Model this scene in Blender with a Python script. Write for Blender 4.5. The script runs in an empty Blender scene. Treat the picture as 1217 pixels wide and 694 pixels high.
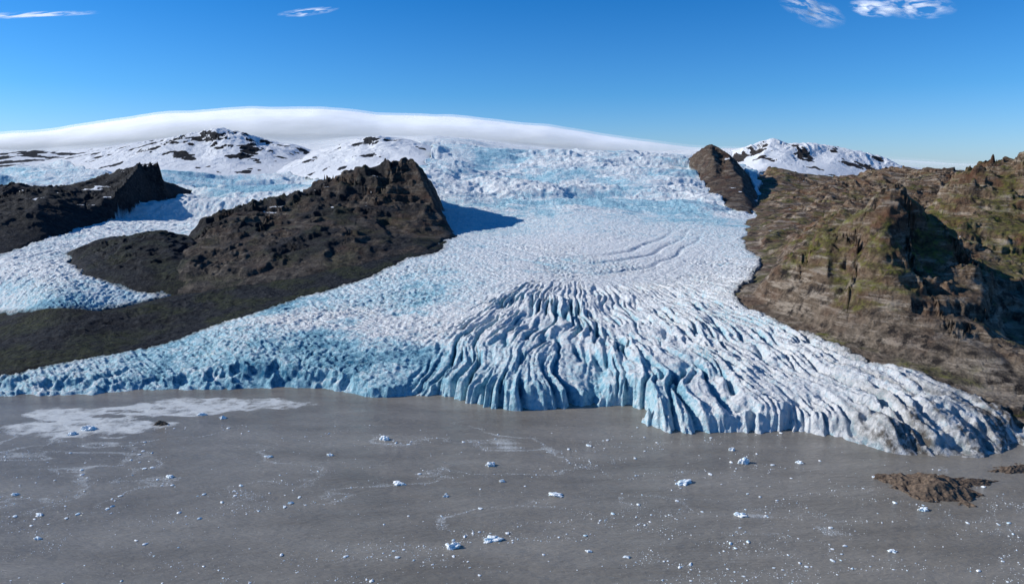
import bpy, math, numpy as np
from mathutils import Vector
rng=np.random.default_rng(7)
# ------------------------------------------------------------------ camera
H=200.0; F=811.0; PITCH=math.radians(10.3); cp,sp=math.cos(PITCH),math.sin(PITCH)
def ray(px,py):
    u=(px-608.5)/F; v=(347-py)/F
    dy=cp+v*sp; return u/dy,(-sp+v*cp)/dy      # x/d , (z-H)/d
sc=bpy.context.scene
cam=bpy.data.cameras.new("camera"); co=bpy.data.objects.new("camera",cam); sc.collection.objects.link(co)
co.location=(0,0,H); co.rotation_euler=(math.pi/2-PITCH,0,0)
cam.sensor_width=36; cam.lens=36*F/1217; cam.clip_end=120000; cam.clip_start=1
sc.camera=co
sc.view_settings.view_transform='Standard'; sc.view_settings.look='None'; sc.view_settings.exposure=0
# ------------------------------------------------------------------ noise
prm=rng.permutation(1024).astype(np.int32); prm=np.concatenate([prm,prm])
ga=rng.uniform(0,2*np.pi,1024); GX=np.cos(ga).astype(np.float32); GY=np.sin(ga).astype(np.float32)
def perlin(x,y,seed=0):
    x=np.asarray(x,np.float32)+np.float32(seed*17.31); y=np.asarray(y,np.float32)+np.float32(seed*7.77)
    xi=np.floor(x).astype(np.int32); yi=np.floor(y).astype(np.int32)
    xf=x-xi; yf=y-yi
    u=xf*xf*xf*(xf*(xf*6-15)+10); v=yf*yf*yf*(yf*(yf*6-15)+10)
    def g(a,b,fx,fy):
        h=prm[prm[a&1023]+(b&1023)]
        return GX[h]*fx+GY[h]*fy
    a=g(xi,yi,xf,yf); b=g(xi+1,yi,xf-1,yf); c=g(xi,yi+1,xf,yf-1); d=g(xi+1,yi+1,xf-1,yf-1)
    return (((a+u*(b-a))+v*((c+u*(d-c))-(a+u*(b-a))))*1.5).astype(np.float32)
def fbm(x,y,wl,octs,seed=0,ridged=False,gain=.5,sp_=None):
    out=0;amp=1;tot=0
    x=np.asarray(x,np.float32);y=np.asarray(y,np.float32)
    for i in range(octs):
        n=perlin(x/np.float32(wl),y/np.float32(wl),seed+i*3)
        if ridged: n=1-2*np.abs(n)
        w=np.float32(amp)
        if sp_ is not None: w=(amp*np.clip(wl/(2.2*sp_)-.6,0,1)).astype(np.float32)
        out=out+n*w; tot+=amp; amp*=gain; wl=wl/2.03
    return out/np.float32(tot)
def ss(a,b,x):
    t=np.clip((x-a)/(b-a),0,1); return t*t*(3-2*t)
# ------------------------------------------------------------------ base ice surface from control points
CZ=[(0,468,3),(200,460,3),(330,458,5),(440,466,4),(520,462,5),(620,474,8),(720,469,7),(790,502,5),(870,504,5),(950,509,4),(1020,528,3),(1100,543,3),(1180,549,2),
(-200,470,4),(1300,540,3),
(0,445,8),(150,430,12),(300,420,22),(300,385,30),(450,420,22),(450,380,32),(450,345,45),
(600,430,24),(600,400,32),(600,360,45),(600,320,60),(600,290,72),
(750,450,18),(750,400,32),(750,350,46),(750,310,60),(750,280,75),
(900,470,16),(900,430,26),(900,390,36),(880,350,48),
(1050,515,10),(1050,480,18),(1000,430,28),(1150,490,16),(1217,500,12),(1400,520,12)]
CD=[(600,265,1450),(600,240,1650),(600,215,2000),(600,195,2400),(590,178,2750),(620,182,3000),(600,168,4500),
(700,260,1450),(680,182,2750),(520,240,1650),(520,200,2150),(540,170,2800),(520,163,3200),
(750,250,1600),(750,220,2000),(750,195,2450),(750,184,2700),(750,186,3100),(750,180,4500),
(850,300,1150),(850,260,1500),(840,230,1900),(830,195,2550),(830,190,2900),
(-200,330,1000),(-200,205,2600),(60,350,870),(0,335,1000),(100,300,1200),(200,270,1500),(260,240,1900),(300,212,2400),(350,185,3000),(400,163,3800),
(50,205,2600),(100,190,3000),(0,190,3000),(200,178,3000),(150,170,3800),(0,178,3800),(300,160,4200),(-200,180,3800),
(0,400,765),(0,380,855),(130,395,790),(250,370,860),(-200,390,800),(100,228,1950),(0,230,1950),
(400,270,1300),(400,300,1090),(430,170,3200),(450,190,2600),
(950,192,3000),(950,182,3300),(1000,183,3500),(1050,196,3500),(900,200,2900),(900,178,3400),
(1217,400,690),(1217,310,1300),(1100,270,2000),(1217,240,2700),(1000,275,1500),(960,300,1150),(1400,400,800),(1400,240,2700),(1085,212,3300),(1217,220,3600),
(-300,175,5500),(0,172,5500),(300,165,5500),(500,168,5500),(700,183,5500),(900,192,5500),(1100,205,5500),(1400,210,5500),
(-300,178,8000),(0,178,8000),(300,172,8000),(500,175,8000),(700,190,8000),(900,198,8000),(1100,208,8000),(1400,212,8000)]
cu=[];cd=[];cz=[]
for px,py,z in CZ:
    U,s=ray(px,py); d=(z-H)/s; cu.append(U);cd.append(d);cz.append(z)
for px,py,d in CD:
    U,s=ray(px,py); cu.append(U);cd.append(d);cz.append(H+s*d)
cu=np.array(cu);cd=np.array(cd);cz=np.array(cz)
A_=1.5; LB=1.0
Pc=np.stack([cu*A_,np.log(cd)*LB],1)
def ker(r2): return .5*r2*np.log(r2+1e-9)
N=len(cz); r2=((Pc[:,None]-Pc[None])**2).sum(-1)
M=np.zeros((N+3,N+3)); M[:N,:N]=ker(r2)+np.eye(N)*2e-4; M[:N,N]=1; M[:N,N+1:]=Pc; M[N,:N]=1; M[N+1:,:N]=Pc.T
W=np.linalg.solve(M,np.concatenate([cz,[0,0,0]]))
D0,D1=395.0,8000.0; U0,U1=-1.08,1.08
GU,GL=np.meshgrid(np.linspace(U0,U1,200),np.linspace(math.log(D0),math.log(D1),200))
q=np.stack([GU.ravel()*A_,GL.ravel()*LB],1)
Bc=np.zeros(len(q))
for i in range(0,len(q),8000):
    qq=q[i:i+8000]; rr=((qq[:,None]-Pc[None])**2).sum(-1)
    Bc[i:i+8000]=ker(rr)@W[:N]+W[N]+qq@W[N+1:]
Bc=Bc.reshape(GU.shape)
def bil(G,U,d):
    n0,n1=G.shape
    fx=np.clip((U-U0)/(U1-U0)*(n1-1),0,n1-1.001); fy=np.clip((np.log(d)-math.log(D0))/(math.log(D1)-math.log(D0))*(n0-1),0,n0-1.001)
    ix=fx.astype(np.int32);iy=fy.astype(np.int32);fx=(fx-ix).astype(np.float32);fy=(fy-iy).astype(np.float32)
    return (G[iy,ix]*(1-fx)+G[iy,ix+1]*fx)*(1-fy)+(G[iy+1,ix]*(1-fx)+G[iy+1,ix+1]*fx)*fy
ds=np.exp(np.linspace(math.log(D0),math.log(6000),3000))
def onB(px,py):
    U,s=ray(px,py); b=bil(Bc,np.full_like(ds,U),ds); z=H+s*ds
    k=np.argmax(z<=b) if (z<=b).any() else len(ds)-1
    return U*ds[k],ds[k]
def xy(t):
    if len(t)==2: return onB(*t)
    U,s=ray(t[0],t[1]); return U*t[2],t[2]
def crest(t):
    if len(t)==2: x,d=onB(*t); return x,d,0.0
    U,s=ray(t[0],t[1]); z=H+s*t[2]; return U*t[2],t[2],z-float(bil(Bc,np.array([U]),np.array([t[2]]))[0])
def polysd(x,y,P):
    P=np.array(P,np.float32); x=x.astype(np.float32); y=y.astype(np.float32)
    n=len(P); best=np.full(x.shape,1e18,np.float32); ins=np.zeros(x.shape,bool)
    for i in range(n):
        ax,ay=P[i]; bx,by=P[(i+1)%n]; ex,ey=bx-ax,by-ay; L=ex*ex+ey*ey+1e-9
        t=np.clip(((x-ax)*ex+(y-ay)*ey)/L,0,1)
        best=np.minimum(best,(x-ax-t*ex)**2+(y-ay-t*ey)**2)
        c=((ay>y)!=(by>y))&(x<(bx-ax)*(y-ay)/(by-ay+1e-12)+ax); ins^=c
    return np.where(ins,1,-1)*np.sqrt(best)
# ------------------------------------------------------------------ mountains: outline + crest lines
MT=[
dict(name="rocky_mountain",tone=.12,veg=.1,snow=.2,rough=1.8,pw=.9,
 poly=[(-250,345),(0,304),(60,284),(130,264),(200,240),(246,224),(262,205,2050),(215,200,2080),(180,200,2100),(130,200,1950),(60,200,1850),(0,200,1850),(-250,200,1850)],
 cr=[[(-250,220,1600),(0,223,1600),(60,226,1620),(110,226,1680),(132,216,1750),(165,195,1820),(182,190,1850),(215,201,1880),(240,208,1880)],[(165,193,1820),(140,225,1600)],[(60,224,1620),(40,250,1400)],[(215,199,1880),(195,222,1850)]]),
dict(name="snowy_peak",tone=.1,veg=0,snow=.66,rough=1.1,pw=.7,
 poly=[(40,200,2800),(120,200,2500),(200,200,2350),(300,200,2350),(360,200,2600),(380,200,3000),(320,200,3400),(60,200,3400)],
 cr=[[(80,188,2900),(110,183,2900),(150,175,2900),(190,168,2900),(218,162,2900),(238,156,2880),(262,153,2850),(284,158,2850),(310,172,2850)],[(238,158,2880),(215,190,2600)],[(284,158,2850),(275,195,2550)]]),
dict(name="snowy_ridge",tone=.1,veg=0,snow=.38,rough=.8,pw=1,
 poly=[(-250,200,2750),(0,200,2700),(90,200,2750),(120,200,3200),(0,200,3400),(-250,200,3400)],
 cr=[[(-250,180,3100),(-30,184,3100),(40,179,3100),(90,183,3050)]]),
dict(name="snowy_peak",tone=.1,veg=0,snow=.75,rough=.9,pw=.7,
 poly=[(320,200,2450),(440,200,2100),(500,200,2100),(520,200,2600),(480,200,3050),(360,200,3050)],
 cr=[[(360,188,2700),(395,176,2700),(432,163,2700),(445,163,2650),(464,177,2500),(480,186,2400)],[(432,165,2700),(425,190,2400)]]),
dict(name="rocky_nunatak",tone=.14,veg=.5,snow=.2,rough=2.3,pw=.7,
 poly=[(528,200,1560),(530,262),(542,283),(502,303),(430,318),(350,332),(300,347),(210,356),(185,345),(195,320),(215,300),(240,280),(222,200,1380),(290,200,1500),(340,200,1560),(395,200,1640),(430,200,1680),(480,200,1720),(515,200,1700)],
 cr=[[(245,258,1290),(290,244,1360),(340,237,1400),(372,226,1430),(395,213,1460),(430,202,1480),(462,191,1500),(490,189,1500),(502,211,1430),(514,238,1370),(526,258,1310)],
     [(395,218,1460),(372,250,1330),(345,272,1200)],[(290,248,1360),(262,285,1130),(225,312,1010)],[(514,240,1370),(495,275,1210)]]),
dict(name="rocky_mound",tone=.05,veg=.5,snow=0,rough=1.8,pw=.65,
 poly=[(80,302),(92,328),(140,343),(190,352),(240,352),(252,322),(240,200,1300),(190,200,1320),(130,200,1300),(85,200,1230)],
 cr=[[(92,296,1130),(130,286,1170),(190,276,1200),(215,288,1170)],[(190,276,1200),(205,305,1050)]]),
dict(name="moraine_plain",tone=.06,veg=.7,snow=0,rough=2.0,pw=1,
 poly=[(-300,385),(0,374),(60,374),(110,371),(180,356),(205,350),(300,343),(430,314),(500,300),(542,284),(520,300),(440,329),(380,349),(300,377),(230,398),(130,422),(60,438),(0,450),(-300,478)],
 cr=[[(-200,393,800),(0,385,790),(130,372,810),(250,348,900),(380,320,1000),(470,301,1080)]]),
dict(name="rocky_peak",tone=.5,veg=0,snow=.1,rough=1.3,pw=.8,
 poly=[(812,200,2600),(826,205),(842,228),(868,248),(890,256),(905,200,1750),(898,200,2100),(885,200,2500),(850,200,2700)],
 cr=[[(824,182,2450),(846,171,2400),(864,182,2350),(878,214,2000),(888,242,1720)],[(846,172,2400),(850,205,2120)]]),
dict(name="snowy_peak",tone=.25,veg=0,snow=.72,rough=1.1,pw=.9,
 poly=[(868,200,3000),(900,200,2700),(960,200,2700),(1100,200,2800),(1110,200,3400),(950,200,3600),(870,200,3400)],
 cr=[[(868,180,3050),(895,171,3050),(918,164,3050),(938,171,3050),(1000,177,3050),(1050,187,3050),(1084,203,2950)],[(918,165,3050),(905,190,2850)],[(1000,178,3050),(985,195,2850)]]),
dict(name="brown_mountain",tone=.9,veg=.8,snow=0,rough=1.9,pw=.72,apron=24,
 poly=[(892,258),(882,285),(903,310),(900,332),(866,352),(880,366),(950,396),(1000,416),(1060,438),(1130,465),(1217,498),(1300,520),(1500,560),(1500,200,3000),(1217,200,3200),(1090,200,2850),(1000,200,2650),(940,200,2650),(900,200,2550),(905,200,2100)],
 cr=[[(872,350,780),(900,334,780),(930,316,775),(985,282,770),(1022,255,765),(1042,237,760),(1060,225,755),(1078,246,750),(1100,270,745),(1150,324,730),(1217,368,710),(1400,430,660)],
     [(1060,226,755),(1048,300,690)],[(985,281,770),(985,335,710)],[(1100,268,745),(1120,340,680)],[(1217,368,710),(1230,420,620)],
     [(892,262,1600),(930,249,1700),(980,236,1850),(1040,222,2000),(1086,205,2150),(1115,203,1900),(1140,208,1800),(1165,213,1650),(1185,216,1450)],
     [(908,196,2550),(935,203,2500),(960,212,2450),(1000,214,2500),(1086,203,2600)],[(935,203,2500),(925,230,2150)],
     [(1040,222,2000),(960,262,1450),(905,292,1150)],[(1115,208,1800),(1040,250,1300),(960,292,1030)],
     [(1165,213,1650),(1188,236,1300),(1201,192,1120),(1217,184,1100),(1300,165,1100),(1450,180,1100)],[(1201,194,1120),(1185,262,1020)]]),
]
NU,ND=1560,1360
us=np.linspace(U0,U1,NU); dd=np.exp(np.linspace(math.log(D0),math.log(D1),ND))
UU,DD=np.meshgrid(us,dd); UU=UU.astype(np.float32); DD=DD.astype(np.float32); X=(UU*DD); Y=DD.copy()
SP=np.maximum(DD*(U1-U0)/NU, DD*(math.log(D1/D0)/ND)).astype(np.float32)
B=bil(Bc,UU,DD).astype(np.float32)
hu=np.linspace(U0,U1,600); hd=np.exp(np.linspace(math.log(D0),math.log(D1),520)); HU,HD=np.meshgrid(hu,hd); HX=(HU*HD).astype(np.float32); HY=HD.astype(np.float32)
WX=HX+fbm(HX,HY,160,3,11)*20; WY=HY+fbm(HX,HY,160,3,31)*20
shape=X.shape
best=np.full(shape,-1e9,np.float32); ID=np.zeros(shape,np.int16)
edge_n=fbm(X,Y,60,5,51,sp_=SP)*14
for mi,m in enumerate(MT):
    P=[xy(t) for t in m['poly']]; Pa=np.array(P); 
    dmin,dmax=Pa[:,1].min()-60,Pa[:,1].max()+60; umin,umax=(Pa[:,0]/Pa[:,1]).min()-.06,(Pa[:,0]/Pa[:,1]).max()+.06
    def rng_(a,lo,hi): 
        i0=max(int(np.searchsorted(a,lo))-2,0); i1=min(int(np.searchsorted(a,hi))+2,len(a)); return i0,i1
    a0_,a1_=rng_(hd,dmin,dmax); b0_,b1_=rng_(hu,umin,umax)
    wx=WX[a0_:a1_,b0_:b1_]; wy=WY[a0_:a1_,b0_:b1_]
    sd=polysd(wx,wy,P)
    num=np.zeros(wx.shape,np.float32);den=num.copy();dc=num+1e9;arc=num.copy(); a0=0
    for line in m['cr']:
        L=[crest(t) for t in line]
        for (ax,ay,ab),(bx,by,bb) in zip(L[:-1],L[1:]):
            ln=math.hypot(bx-ax,by-ay); ex,ey=bx-ax,by-ay
            t=np.clip(((wx-ax)*ex+(wy-ay)*ey)/(ln*ln+1e-9),0,1)
            r=np.sqrt((wx-ax-t*ex)**2+(wy-ay-t*ey)**2)
            w=1/(r+3)**3.5*ln; num+=w*(ab+t*(bb-ab)); den+=w
            c=r<dc; dc=np.where(c,r,dc); arc=np.where(c,a0+t*ln,arc); a0+=ln
        a0+=333
    bump=np.maximum(num/den,3)
    se=np.clip(sd-m.get('apron',0),0,None)
    tt=se/(se+dc+1e-6)
    hgt=bump*tt**m['pw']+np.clip(sd.clip(0),0,m.get('apron',0))*.12
    def full(a,fill):
        G=np.full(HX.shape,fill,np.float32); G[a0_:a1_,b0_:b1_]=a; return G
    A0,A1=rng_(dd,dmin,dmax); B0,B1=rng_(us,umin,umax); sl_=(slice(A0,A1),slice(B0,B1))
    u2,d2,x2,y2,s2=UU[sl_],DD[sl_],X[sl_],Y[sl_],SP[sl_]
    sdF=bil(full(sd,-999),u2,d2); hF=bil(full(hgt,0),u2,d2); dcF=bil(full(dc,900),u2,d2); arcF=bil(full(arc,0),u2,d2)
    sdn=sdF+edge_n[sl_]
    on=(sdn>0)&(sdF>-30)
    g=fbm(arcF+fbm(x2,y2,50,2,5)*14,dcF*.3,38,4,60+mi,True,.6,s2)
    rr=fbm(x2,y2,130,7,80+mi,True,.6,s2)
    rr2=fbm(x2,y2,34,5,90+mi,True,.62,s2)
    ap=m.get('apron',0)
    env=np.clip((sdn-ap*.8)/40,0,1)
    nz=(g*.75+rr*.7-.45)*np.clip(hF*.22,1.4,15)*m['rough']*env + (rr2-.3)*2.2*m['rough']*env*np.clip(hF/25,.35,1.4)+fbm(x2,y2,14,4,97,sp_=s2)*1.5
    if m['name'] in("brown_mountain","rocky_nunatak","rocky_mound"):
        st=17.0 if m['name']!="rocky_mound" else 8.0
        zz=hF+nz; k_=zz/st+fbm(x2,y2,120,3,99)*1.6; fr=k_-np.floor(k_); nz=nz+(ss(.25,.75,fr)-fr)*st*(.6 if mi>5 else .6)*env
    z=hF+nz*np.where(dcF<22,.3+.7*dcF/22,1)+np.clip(sdn,0,6)*.3
    z=np.where(on,np.maximum(z,.4),-1e9)
    bs=best[sl_]; take=z>bs
    best[sl_]=np.where(take,z,bs); ID[sl_]=np.where(take&on,mi+1,ID[sl_])
rock=ID>0
Zr=np.where(rock,best,0)
# ------------------------------------------------------------------ glacier relief
shore_px=[(-500,480),(-150,478),(0,475),(100,472),(200,467),(330,463),(385,463),(410,468),(440,474),(480,472),(520,470),(545,476),(570,484),(620,488),(660,487),(720,481),(750,482),(768,492),(766,502),(790,513),(830,516),(870,514),(905,516),(950,513),(985,522),(1020,534),(1060,543),(1100,549),(1150,553),(1185,553),(1200,543),(1217,536),(1300,545),(1500,570)]
SHP=[]
for px,py in shore_px:
    U,s=ray(px,py); d=-H/s; SHP.append((U*d,d))
LAND=SHP+[(9000,9000),(-9000,9000)]
near=DD[:,0]<1100; k=int(near.sum())
sdS=np.full(shape,1000.0,np.float32); sdS[:k]=polysd(X[:k],Y[:k],LAND)
def wp(px,py,z=0):
    U,s=ray(px,py); d=(z-H)/s; return U*d,d
Cx,Cy=105.0,1080.0
th=np.arctan2(X-Cx,-(Y-Cy)); rad=np.hypot(X-Cx,Y-Cy)
bend=fbm(X,Y,130,2,7)*.06+fbm(X,Y,40,2,8)*.012
thw=th+bend
st0=fbm(thw*16,rad/170,1,1,199,True)
st1=fbm(thw*42,rad/120,1,2,201,True,.45)
st2=fbm(thw*85,rad/55,1,2,211,True,.5)
tr_=fbm(thw*12,rad/13,1,2,215,True,.5)
crk=np.exp(-(perlin(thw*27,rad/130,401)/.12)**2)*ss(-.2,.1,perlin(thw*9,rad/70,402))
crk2=np.exp(-(perlin(thw*48,rad/80,411)/.16)**2)*ss(-.1,.2,perlin(thw*14,rad/50,412))
PXm=608.5+F*(UU*.965)
fan=ss(-.50,-.30,th)*ss(170,330,rad)*(Y<Cy)
fanL=np.exp(-((th+.02)/.42)**2)
cliffzone=ss(500,570,PXm)*ss(800,700,PXm)
amod=.55+.8*ss(-.3,.3,fbm(X,Y,80,3,219))
crev=fan*amod*((st1*3.1+st0*1.7)*(.6+.5*fanL)+st2*1.5+tr_*1.0*(.5+fanL)-(crk*7.5+crk2*4.8)+1.5)
fine=fbm(X,Y*1.3,7,3,221,True,.6,SP)
finec=fbm(X*.7+Y*.5,Y*1.6-X*.6,10,4,225,True,.6,SP)
midn=fbm(X*1.1,Y,34,4,231,True,.55,SP)
# transverse to flow direction fine crevasse rows
rowc=fbm(th*14+bend*8,rad/6.5,1,2,423,True,.5)*np.clip(6.5/(1.6*SP)-1.0,0,1)
crn=np.exp(-(perlin(X/14+fbm(X,Y,60,2,13),Y/6,421)/.14)**2)*np.clip(6/(1.6*SP)-.8,0,1)*ss(-.2,.3,fbm(X,Y,120,2,425))
fall=ss(1450,1700,DD)*ss(3300,2700,DD)
pn=fbm(X,Y*1.4,330,4,241)
patch=ss(-.22,.18,pn)
serac=fbm(X*.7+fbm(X,Y,120,2,9)*30,Y*1.5,46,5,251,True,.7,SP)
steps=fbm(X*.28+fbm(X,Y,200,2,15)*40,Y,150,3,257)
smooth=np.exp(-(((PXm-720)/130)**2+((DD-1050)/290)**2))
lobeL=ss(620,500,PXm)*ss(950,800,DD)
ice=crev+fine*1.5*(1-.5*smooth)+finec*(1.3+.8*lobeL)*(1-.8*smooth)*(1-.6*fan)+rowc*1.3*(1-.6*fan)*(1-fall)*(1-.3*smooth)+midn*(1.5*(1-.8*smooth))*(1-.7*fan)-crn*2.2*(1-fan)*(1-fall)
rflow=(Y-820)*1.0-np.abs(X-Cx-10)**1.6*.055
ogn=rflow+fbm(X,Y,150,3,12)*30
ogive=np.sin(ogn/8.0)*.7*ss(-.3,.3,fbm(X,Y,80,2,14))+np.exp(-((ogn-115)/9)**2)*-3.6+np.exp(-((ogn-185)/8)**2)*-3.0+np.exp(-((ogn-250)/8)**2)*-2.5
ice+=ogive*smooth
ice+=fall*(serac*11*(0.3+.8*patch)+fbm(X,Y,24,3,261,True,.6,SP)*3.2*(.6+.6*patch)+steps*50)
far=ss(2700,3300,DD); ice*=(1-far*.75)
ice+=far*fbm(X,Y,300,4,271)*10
tng=ss(460,380,PXm)*ss(900,1000,DD)
tng2=tng*ss(2300,1800,DD)
ice+=tng2*(fbm(X,Y,22,4,281,True,.6,SP)*4)-tng*fall*(serac*6)+tng*ss(1800,2300,DD)*steps*14
Z=B+np.where(rock,Zr,ice)
# shoreline cliff
cw=np.interp(PXm,[0,330,400,450,560,740,780,950,1000,1200],[26,18,10,8,8,8,9,11,18,30])*(1+3.0*np.clip(fbm(X,Y,24,3,305)+.08,0,1))
sdn=sdS+(st2*2.5+st1*3-crk*6-crk2*4)*fan*ss(1000,900,PXm)+fbm(X,Y,16,5,301,False,.6,SP)*7
f=np.clip(sdn/cw,0,1); f=f**.75
Z=np.where(sdS<900,-5+(Z+5)*f,Z); Z=np.where(sdn<0,-5,Z)
# ------------------------------------------------------------------ masks
gy,gx=np.gradient(Z); slope=np.hypot(gy/np.gradient(Y,axis=0),gx/np.gradient(X,axis=1))
relief=np.where(rock,0,ice-fall*steps*50-tng*ss(1800,2300,DD)*steps*14)
blue=np.clip(.36-relief*np.where(fall>.5,.05,.085),0,1)+.45*ss(.7,1.8,slope)*ss(2500,1200,DD)
bn=fbm(X,Y,200,5,311); bn2=fbm(X,Y*1.6,45,5,312,False,.65)
zone=lobeL*(.32+bn*.8+bn2*.35) + .36*ss(-.1,.4,pn*-1+bn*.6+bn2*.9)*ss(3200,2500,DD)*ss(1200,1400,DD)+.3*ss(0,.4,bn+bn2*.6)*ss(1300,1000,DD)
zone+= .15*cliffzone*ss(680,560,DD)+.15*fan*ss(.1,-.2,th)-.3*fan*ss(.0,.25,th)
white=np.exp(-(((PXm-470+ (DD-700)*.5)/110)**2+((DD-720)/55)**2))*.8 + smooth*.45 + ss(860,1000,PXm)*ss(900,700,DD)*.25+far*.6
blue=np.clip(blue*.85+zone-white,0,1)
blue=np.where((sdn<cw*1.0)&(PXm>380)&(PXm<960),np.clip(blue*.6+.06,0,1),blue)
dirt=ss(940,1130,PXm)*ss(75,10,sdS)*ss(-.4,0.1,fbm(X,Y*2,22,4,321))*.8
dirt=dirt+.75*ss(930,1120,PXm)*ss(-.1,.3,fbm(thw*60,rad/260,1,3,323))*ss(190,70,sdS)
rm=rock.astype(np.float32)
def blur(a,r,ax):
    c=np.cumsum(np.concatenate([np.repeat(np.take(a,[0],ax),r+1,ax),a,np.repeat(np.take(a,[-1],ax),r,ax)],ax),axis=ax,dtype=np.float64)
    n=a.shape[ax]
    return ((np.take(c,range(2*r+1,2*r+1+n),ax)-np.take(c,range(0,n),ax))/(2*r+1)).astype(np.float32)
rb=blur(blur(rm,7,0),7,1); rb=blur(blur(rb,5,0),5,1)
dirt=np.clip(dirt+np.where(rock,0,ss(.05,.5,rb+fbm(X,Y,25,3,331)*.15))*.8*ss(1500,900,DD),0,1)
tone=np.zeros(shape,np.float32);veg=tone.copy();snow=tone.copy()
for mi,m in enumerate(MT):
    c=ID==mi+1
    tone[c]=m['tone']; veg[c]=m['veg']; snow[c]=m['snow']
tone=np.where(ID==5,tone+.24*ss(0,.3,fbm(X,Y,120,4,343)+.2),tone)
vn=fbm(X,Y,60,5,341)
veg=veg*ss(-.05,.3,vn+.45*ss(50,130,Z)*(tone>.5)*ss(1400,1000,DD)-.08-.25*(slope-.6)+.08*(tone<.3))
sn=fbm(X,Y,90,5,351)
snow=np.where(rock,ss(-.08,.08,snow-.5+sn*.9-(slope-.45)*.35),0)
snow=np.where(rock&(tone<.45)&(DD<1320),0,snow)
# ------------------------------------------------------------------ mesh build
idx=np.arange(NU*ND,dtype=np.int32).reshape(ND,NU)
q=np.stack([idx[:-1,:-1],idx[:-1,1:],idx[1:,1:],idx[1:,:-1]],-1).reshape(-1,4)
fid=ID[:-1,:-1].reshape(-1)
zmax=Z.ravel()[q].max(1); keep=zmax>-4.5; q=q[keep]; fid=fid[keep]
V=np.stack([X,Y,Z],-1).reshape(-1,3).astype(np.float32)
ATT=dict(rock=rm,blue=blue,dirt=dirt,tone=tone,veg=veg,snow=snow)
def newmesh(name,V,Q,att=None,mat=None,smooth=True):
    me=bpy.data.meshes.new(name); me.vertices.add(len(V)); me.vertices.foreach_set("co",np.ascontiguousarray(V,dtype=np.float32).ravel())
    k=Q.shape[1]; me.loops.add(Q.size); me.loops.foreach_set("vertex_index",Q.astype(np.int32).ravel())
    me.polygons.add(len(Q)); me.polygons.foreach_set("loop_start",np.arange(0,Q.size,k,dtype=np.int32)); me.polygons.foreach_set("loop_total",np.full(len(Q),k,np.int32))
    me.polygons.foreach_set("use_smooth",np.full(len(Q),smooth))
    if att:
        for n,a in att.items():
            at=me.attributes.new(n,'FLOAT','POINT'); at.data.foreach_set("value",np.ascontiguousarray(a,dtype=np.float32))
    me.update(calc_edges=True)
    if mat: me.materials.append(mat)
    ob=bpy.data.objects.new(name,me); sc.collection.objects.link(ob); return ob
# ------------------------------------------------------------------ node helpers
class NT:
    def __init__(s,name):
        s.m=bpy.data.materials.new(name); s.m.use_nodes=True; s.t=s.m.node_tree; s.t.nodes.clear()
        s.out=s.n('ShaderNodeOutputMaterial'); s.b=s.n('ShaderNodeBsdfPrincipled'); s.l(s.b.outputs[0],s.out.inputs[0])
        s.geo=s.n('ShaderNodeNewGeometry')
    def n(s,t,**k):
        x=s.t.nodes.new(t)
        for a,b in k.items(): setattr(x,a,b)
        return x
    def l(s,a,b): s.t.links.new(a,b)
    def put(s,v,sock):
        if hasattr(v,'links') or isinstance(v,bpy.types.NodeSocket): s.l(v,sock)
        else: sock.default_value=v
    def att(s,n): x=s.n('ShaderNodeAttribute'); x.attribute_name=n; return x.outputs['Fac']
    def noise(s,scale,det=5,rough=.6,vec=None,sx=(1,1,1)):
        x=s.n('ShaderNodeTexNoise'); x.inputs['Scale'].default_value=scale; x.inputs['Detail'].default_value=det; x.inputs['Roughness'].default_value=rough
        mp=s.n('ShaderNodeMapping'); s.l(vec or s.geo.outputs['Position'],mp.inputs[0]); mp.inputs['Scale'].default_value=sx; s.l(mp.outputs[0],x.inputs['Vector'])
        return x.outputs['Fac']
    def mr(s,v,a,b,c=0,d=1):
        x=s.n('ShaderNodeMapRange'); s.put(v,x.inputs[0]); 
        for i,w in enumerate((a,b,c,d)): x.inputs[i+1].default_value=w
        return x.outputs[0]
    def ma(s,op,a,b=0):
        x=s.n('ShaderNodeMath',operation=op); s.put(a,x.inputs[0]); s.put(b,x.inputs[1]); return x.outputs[0]
    def mix(s,f,a,b):
        x=s.n('ShaderNodeMix',data_type='RGBA'); s.put(f,x.inputs[0])
        for v,i in ((a,6),(b,7)):
            if isinstance(v,tuple): x.inputs[i].default_value=(*v,1)
            else: s.l(v,x.inputs[i])
        return x.outputs[2]
    def bump(s,h,dist,st=1,nrm=None):
        x=s.n('ShaderNodeBump'); s.l(h,x.inputs['Height']); x.inputs['Distance'].default_value=dist; x.inputs['Strength'].default_value=st
        if nrm: s.l(nrm,x.inputs['Normal'])
        return x.outputs[0]
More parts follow.
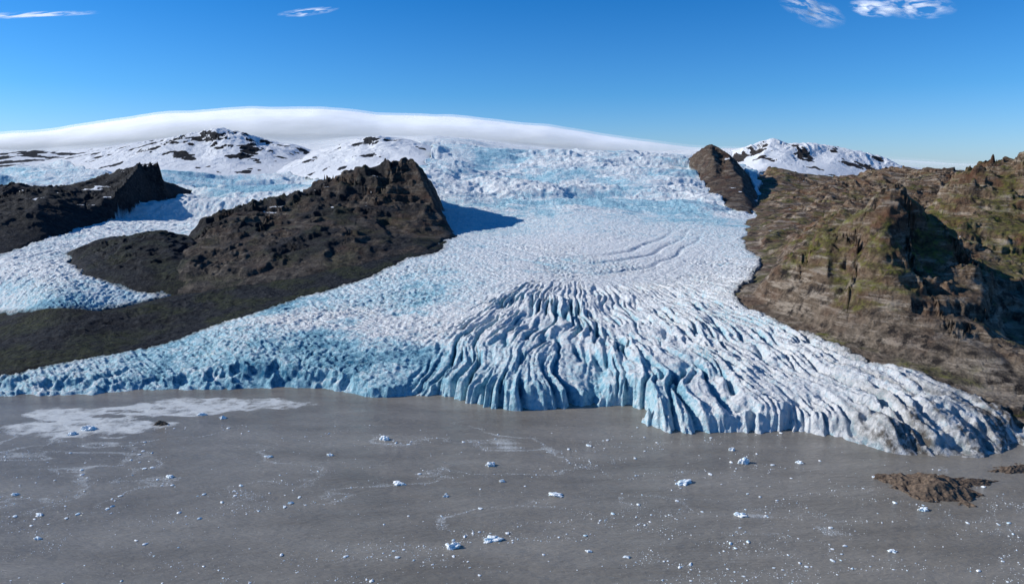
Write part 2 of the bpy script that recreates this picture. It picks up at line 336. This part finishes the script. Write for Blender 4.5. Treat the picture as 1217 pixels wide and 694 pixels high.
def terrain_mat():
    t=NT("glacier_and_rock"); b=t.b
    blue=t.att('blue'); 
    nb=t.ma('ADD',blue,t.mr(t.noise(.2,6,.72),.3,.7,-.36,.36))
    ice=t.mix(t.mr(nb,0,.55),(.90,.905,.90),(.38,.66,.77)); ice=t.mix(t.mr(nb,.5,1.1),ice,(.025,.17,.31))
    dn=t.noise(.3,6,.7)
    dsoft=t.ma('MULTIPLY',t.mr(dn,.54,.74),.5)
    ice=t.mix(dsoft,ice,(.22,.30,.34))
    dirt=t.ma('MULTIPLY',t.att('dirt'),t.mr(t.noise(.2,6,.7),.28,.55)); ice=t.mix(dirt,ice,(.15,.13,.11))
    n1=t.noise(.02,8,.65); n2=t.noise(.15,8,.7); n3=t.noise(.05,7,.7); strata=t.noise(.04,7,.75,sx=(.6,.6,4))
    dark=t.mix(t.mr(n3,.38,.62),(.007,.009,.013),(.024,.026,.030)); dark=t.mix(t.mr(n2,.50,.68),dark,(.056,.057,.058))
    sep=t.n('ShaderNodeSeparateXYZ'); t.l(t.geo.outputs['Position'],sep.inputs[0]); zl=t.mr(sep.outputs['Z'],95,35)
    brn=t.mix(t.mr(n2,.33,.68),(.045,.030,.02),(.29,.205,.135)); 
    low=t.mix(t.mr(n2,.33,.68),(.042,.036,.030),(.31,.26,.205)); brn=t.mix(t.ma('MULTIPLY',zl,.8),brn,low)
    brn=t.mix(t.mr(strata,.5,.60),brn,(.37,.31,.245))
    brn=t.mix(t.ma('MULTIPLY',t.mr(n1,.5,.65),t.mr(zl,0,1,1,.3)),brn,(.13,.068,.042)); brn=t.mix(t.mr(n3,.52,.62),brn,(.032,.027,.025))
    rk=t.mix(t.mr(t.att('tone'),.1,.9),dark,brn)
    vg=t.mix(t.mr(n2,.35,.65),(.03,.042,.010),(.18,.185,.03))
    vg=t.mix(t.mr(t.att('tone'),.5,.6),t.mix(n2,(.014,.022,.008),(.075,.085,.028)),vg)
    rk=t.mix(t.ma('MULTIPLY',t.att('veg'),t.mr(n2,.35,.6)),rk,vg)
    sn=t.mr(t.ma('ADD',t.att('snow'),t.mr(n2,.3,.7,-.3,.3)),.4,.6)
    rk=t.mix(sn,rk,(.84,.86,.88))
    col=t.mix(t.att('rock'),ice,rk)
    t.l(col,b.inputs['Base Color']); b.inputs['Roughness'].default_value=.8; b.inputs['Specular IOR Level'].default_value=.1
    h=t.ma('ADD',t.noise(.35,8,.75),t.ma('MULTIPLY',n2,2.5))
    t.l(t.bump(h,2.4,1.0),b.inputs['Normal'])
    return t.m
TM=terrain_mat()
def sub(name,sel):
    Q=q[sel]; mk=np.zeros(len(V),bool); mk[Q.ravel()]=True; u_=np.nonzero(mk)[0]; mp=np.zeros(len(V),np.int32); mp[u_]=np.arange(len(u_))
    return newmesh(name,V[u_],mp[Q],{n:np.asarray(a).ravel()[u_] for n,a in ATT.items()},TM)
sub("glacier",fid==0)
for mi,m in enumerate(MT):
    if (fid==mi+1).any(): sub(m['name'],fid==mi+1)
# ------------------------------------------------------------------ lake
def axis(a,b,step,lo,hi):
    l=[a];st=step
    while l[-1]>lo: st*=1.35; l.append(l[-1]-st)
    r=[b];st=step
    while r[-1]<hi: st*=1.35; r.append(r[-1]+st)
    return np.array(l[::-1][:-1]+list(np.arange(a,b,step))+r)
xs=axis(-520,520,1.5,-45000,45000); ys=axis(260,620,1.5,-8000,60000)
LX,LY=np.meshgrid(xs,ys); 
w_=fbm(LX,LY*1.6,55,6,401,False,.65)
def blob(px,py,rx,ry,k,st=.9):
    c2x,c2y=wp(px,py,0); return ss(1.15,.75,np.hypot((LX-c2x)/rx,(LY-c2y)/ry)+w_*k)*st
foam=blob(110,506,58,25,.7)+blob(270,480,74,17,.7)+blob(185,488,66,14,.8)+blob(85,490,46,15,.7)
curl=np.exp(-(fbm(LX+w_*26,LY*1.7,34,3,406)/.09)**2)
foam=np.clip(foam,0,1)*(.78+.5*curl+.9*fbm(LX,LY*1.5,11,5,407,False,.65))-blob(200,498,30,5,.8,.6)-blob(150,489,22,4,.8,.5)
foam=np.clip(foam,0,1.3)
sw=fbm(LX+fbm(LX,LY,80,2,3)*50,LY*2.2,110,4,411)
arcn=np.exp(-(sw/.05)**2)
band=ss(300,360,LY)*ss(545,500,LY)
foam=foam*1.25+arcn*.6*band*ss(-.3,.3,fbm(LX,LY,150,2,415))+ .3*band*ss(0,.5,fbm(LX,LY,60,3,421))
foam=foam*ss(640,560,LY)
n0,n1=LX.shape; ii=np.arange(n0*n1).reshape(n0,n1)
LQ=np.stack([ii[:-1,:-1],ii[:-1,1:],ii[1:,1:],ii[1:,:-1]],-1).reshape(-1,4)
t=NT("silty_water"); b=t.b
fo=t.att('foam'); fn=t.noise(.55,6,.75); sp1=t.noise(1.6,3,.6)
fm=t.mr(t.ma('ADD',t.ma('MULTIPLY',fo,.36),t.ma('ADD',t.ma('MULTIPLY',fn,.6),t.ma('MULTIPLY',sp1,.4))),.66,.90)
wc=t.mix(t.mr(t.noise(.010,6,.6,sx=(.8,2.8,1)),.36,.64),(.185,.167,.138),(.27,.247,.208))
t.l(t.mix(t.ma('MULTIPLY',fm,.95),wc,(.60,.62,.61)),b.inputs['Base Color']); b.inputs['IOR'].default_value=1.3
t.l(t.mr(fm,0,1,.12,.7),b.inputs['Roughness'])
t.l(t.bump(t.ma('ADD',t.noise(.35,5,.65,sx=(.5,1.6,1)),t.ma('MULTIPLY',t.noise(.05,3,.5,sx=(.5,1.5,1)),2.5)),1.0,.9),b.inputs['Normal'])
newmesh("lake",np.stack([LX,LY,np.zeros_like(LX)],-1).reshape(-1,3),LQ,{'foam':foam.ravel()},t.m)
# ------------------------------------------------------------------ icebergs
t=NT("iceberg_ice"); b=t.b
t.l(t.mix(t.mr(t.noise(.5,5,.7),.32,.5),(.35,.62,.74),(.88,.90,.90)),b.inputs['Base Color']); b.inputs['Roughness'].default_value=.45
t.l(t.bump(t.noise(1.5,5,.7),.4,.6),b.inputs['Normal']); IM=t.m
import bmesh
def ico(n):
    bm=bmesh.new(); bmesh.ops.create_icosphere(bm,subdivisions=n,radius=1); v=np.array([x.co[:] for x in bm.verts]); f=np.array([[y.index for y in x.verts] for x in bm.faces]); bm.free(); return v,f
iv,if_=ico(4); jv,jf=ico(1)
def berg(px,py,w,h,seed):
    x,y=wp(px,py,0); v=iv.copy()
    a=seed*1.3; n=perlin(v[:,0]*1.3+seed,v[:,1]*1.3+v[:,2],seed); n2=perlin(v[:,0]*3+seed*2,v[:,1]*3-v[:,2]*2,seed+5); n3=perlin(v[:,0]*7,v[:,1]*7+v[:,2]*5,seed+9)
    v=v*(1+n*.55+n2*.25)[:,None]; v[:,2]+=n3*.14
    v[:,2]=np.abs(v[:,2])**.8*np.sign(v[:,2])
    v=v*np.array([w/2,w/2*.55,h]); sa=math.sin(a)*.4
    v[:,0],v[:,1]=v[:,0]*1-v[:,1]*sa,v[:,0]*sa+v[:,1]
    v+=np.array([x,y,-h*.12])
    newmesh("iceberg",v,if_,None,IM,False)
for i,(px,py,w,h) in enumerate([(540,650,8.5,2.4),(585,641,12,1.8),(474,575,9,1.7),(457,522,9,3.0),(582,553,8,2.6),(813,574,12,1.8),(884,550,9,3.6),(880,612,9,1.6),(660,588,10,1.5),(105,510,14,3),(86,516,8,2),(1097,606,7,1.6),(202,567,6,1.6),(47,612,6,1.2),(265,497,7,2),(18,588,5,1.2),(597,572,5,1.4),(950,550,5,1.8),(700,655,4,1.0),(240,493,8,2.2),(1040,567,5,1.6),(745,662,4,1),(1060,655,5,1.2),(392,541,5,1.4),(320,543,5,1.3),(530,590,4,1.0),(870,535,5,2),(700,530,4,1.2),(45,640,5,1.2),(345,598,4,1)]): berg(px,py,w*.8,h,i+1)
# debris
cand=90000
pxs=rng.uniform(-60,1280,cand); pys=505+190*rng.uniform(0,1,cand)**1.5
Us,s_=ray(pxs,pys); dS=-H/s_; xS=Us*dS
sS=fbm(xS+fbm(xS,dS,80,2,3)*50,dS*2.2,110,4,411)
pS=np.exp(-(sS/.05)**2)*.5+.03
pS=np.where((pys<522)&(pxs>300)&(pxs<900),pS*.4,pS); pS=np.where((pxs>900)&(pys<560+(pxs-1000)*.1),pS*.2,pS)
sel=np.nonzero(rng.uniform(0,1,cand)<pS)[0][:6500]
vs=[];fs=[];o=0
for x,y in zip(xS[sel],dS[sel]):
    s=.14+rng.pareto(2.1)*.16; s=min(s,1.6)
    v=jv*(1+rng.uniform(-.35,.35,(len(jv),1)))*np.array([s,s*.7,s*.38])
    a=rng.uniform(0,6.3); c_,s2_=math.cos(a),math.sin(a)
    v=np.stack([v[:,0]*c_-v[:,1]*s2_,v[:,0]*s2_+v[:,1]*c_,v[:,2]],-1)+np.array([x,y,s*.05])
    vs.append(v);fs.append(jf+o);o+=len(jv)
newmesh("floating_ice_debris",np.concatenate(vs),np.concatenate(fs),None,IM,False)
# ------------------------------------------------------------------ rocky islet
t=NT("islet_rock"); b=t.b
n=t.noise(.6,8,.7); t.l(t.mix(t.mr(n,.35,.65),(.03,.022,.016),(.19,.13,.085)),b.inputs['Base Color']); b.inputs['Roughness'].default_value=.8
t.l(t.bump(n,.8,.9),b.inputs['Normal']); RM=t.m
def islet(name,px,py,rx,ry,h,seed,th_=0):
    x0,y0=wp(px,py,0); g=np.linspace(-1.6,1.6,160); a,b_=np.meshgrid(g,g)
    r=np.hypot(a,b_)+fbm(a,b_,1.1,5,seed)*1.0
    z=(1-r)*h*1.1+fbm(a,b_*.7,.3,5,seed+3,True)*h*.35*(r<1.15)-.1
    xx=x0+a*rx; yy=y0+b_*ry+a*th_
    i=np.arange(160*160).reshape(160,160); Q=np.stack([i[:-1,:-1],i[:-1,1:],i[1:,1:],i[1:,:-1]],-1).reshape(-1,4)
    newmesh(name,np.stack([xx,yy,np.maximum(z,-1.5)],-1).reshape(-1,3),Q,None,RM)
islet("rocky_islet",1106,580,24,18,7,541,-7)
islet("rocky_islet",1150,573,15,4.5,2.4,511,0)
islet("rocky_islet",1205,558,14,6,2.4,521,2)
islet("dark_rock",191,504,4.5,2.6,2.6,531,0)
# ------------------------------------------------------------------ clouds
top=[(-500,172),(-150,163),(0,157),(60,154),(120,145),(200,135),(300,129),(380,129),(450,136),(560,140),(650,148),(700,157),(760,166),(830,173),(950,180),(1100,190),(1300,200)]
def cloudmat(name,alpha):
    t=NT(name); b=t.b; b.inputs['Base Color'].default_value=(.97,.97,.97,1); b.inputs['Roughness'].default_value=1; b.inputs['Specular IOR Level'].default_value=0
    b.inputs['Emission Color'].default_value=(.75,.87,1,1); b.inputs['Emission Strength'].default_value=.14  # added self-glow brightens the cloud, standing in for multiple scattering
    n=t.noise(.0016,6,.6,sx=(1,1,3)); 
    t.l(t.ma('MULTIPLY',t.att('dens'),t.mr(n,.3,.6,alpha*.7,alpha)),b.inputs['Alpha'])
    return t.m
tpx=np.array([ray(a,b)[0] for a,b in top]); tps=np.array([ray(a,b)[1] for a,b in top])
for k_,(off,al) in enumerate([(0,1.3),(14,.3)]):
    tu=np.linspace(-1.1,1.0,300); tv=np.linspace(0,1,80); CU,CV=np.meshgrid(tu,tv)
    s_t=np.interp(CU,tpx,tps)
    DT=4300
    ztop=H+s_t*DT-16
    dC=3150+2900*CV
    prof=np.where(dC<DT,np.sin((dC-3150)/(DT-3150)*np.pi/2)**.9,np.clip(np.cos((dC-DT)/1750*np.pi/2),0,1)**.6)
    xx=CU*dC
    zz=(ztop-240)*prof+240+off*prof+fbm(xx,dC,500,4,601)*16*prof+fbm(xx*.6,dC,1300,2,611)*14*prof - (1-prof)*60
    dens=np.interp(CU,[ray(a,150)[0] for a in (-500,600,720,800,1000,1200)],[1,1,.85,.45,.25,.1])*ss(.02,.3,CV)
    i=np.arange(CU.size).reshape(CU.shape); Q=np.stack([i[:-1,:-1],i[:-1,1:],i[1:,1:],i[1:,:-1]],-1).reshape(-1,4)
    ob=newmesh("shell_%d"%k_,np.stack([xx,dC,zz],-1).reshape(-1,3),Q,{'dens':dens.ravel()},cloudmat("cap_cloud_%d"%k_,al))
    if k_==0: cc=bpy.data.objects.new("cap_cloud",None); sc.collection.objects.link(cc)
    ob.parent=cc
def wisp(px,py,w,h,seed,slant=0):
    U,s=ray(px,py); d=9000; x0=U*d; z0=H+s*d; g=np.linspace(-1,1,140); a,b_=np.meshgrid(g,g)
    m=d/F
    xx=x0+a*w*m; zz=z0+b_*h*m+a*slant*m; yy=d+b_*450+60*fbm(a,b_,.8,2,seed)
    px_=a*w/20+fbm(a,b_,.6,2,seed+40)*.5; py_=b_*h/20*1.8-a*slant/20
    fil=fbm(px_,py_,1.0,5,seed,False,.55)
    dens=np.clip(1-np.hypot(a,b_),0,1)**.9*np.clip(.40+fil*2.0,0,1)
    i=np.arange(a.size).reshape(a.shape); Q=np.stack([i[:-1,:-1],i[:-1,1:],i[1:,1:],i[1:,:-1]],-1).reshape(-1,4)
    t=NT("wispy_cloud"); b=t.b; b.inputs['Base Color'].default_value=(.98,.98,.98,1); b.inputs['Roughness'].default_value=1
    b.inputs['Emission Color'].default_value=(.8,.9,1,1); b.inputs['Emission Strength'].default_value=.14  # wisps also get a faint added glow on top of received light
    t.l(t.ma('MINIMUM',t.ma('MULTIPLY',t.att('dens'),1.3),.9),b.inputs['Alpha'])
    newmesh("wispy_cloud",np.stack([xx,yy,zz],-1).reshape(-1,3),Q,{'dens':dens.ravel()},t.m)
wisp(28,18,85,13,701,2); wisp(367,14,34,14,705,2); wisp(962,9,38,30,709,-6); wisp(1082,6,48,24,713,3); wisp(1035,10,20,18,717,4)
# ------------------------------------------------------------------ light
EL=math.radians(28); AZ=math.radians(6)
S=Vector((-math.cos(EL)*math.cos(AZ),math.cos(EL)*math.sin(AZ),math.sin(EL)))
sl=bpy.data.lights.new("sun",'SUN'); sl.energy=5.0; sl.angle=math.radians(.5); sl.color=(1,.965,.91)
so=bpy.data.objects.new("sun",sl); sc.collection.objects.link(so); so.rotation_euler=S.to_track_quat('Z','Y').to_euler()
w=bpy.data.worlds.new("World"); sc.world=w; w.use_nodes=True; nt=w.node_tree
bg=nt.nodes['Background']; sk=nt.nodes.new('ShaderNodeTexSky'); sk.sky_type='NISHITA'; sk.sun_disc=False
sk.sun_elevation=EL; sk.sun_rotation=math.radians(-84); sk.ozone_density=2.0; sk.air_density=1.0; sk.dust_density=.2; sk.altitude=200
tc=nt.nodes.new('ShaderNodeTexCoord'); sx=nt.nodes.new('ShaderNodeSeparateXYZ'); nt.links.new(tc.outputs['Generated'],sx.inputs[0])
cr=nt.nodes.new('ShaderNodeValToRGB'); nt.links.new(sx.outputs['Z'],cr.inputs[0])
e=cr.color_ramp.elements; e[0].position=0; e[0].color=(.44,.64,1.1,1); e[1].position=.25; e[1].color=(.05,.42,.86,1)
x=e.new(.10); x.color=(.20,.53,.95,1); x=e.new(.8); x.color=(.08,.40,.70,1)
mx=nt.nodes.new('ShaderNodeMix'); mx.data_type='RGBA'; mx.blend_type='MULTIPLY'; mx.inputs[0].default_value=1
nt.links.new(sk.outputs[0],mx.inputs[6]); nt.links.new(cr.outputs[0],mx.inputs[7])
nt.links.new(mx.outputs[2],bg.inputs[0]); bg.inputs[1].default_value=.145
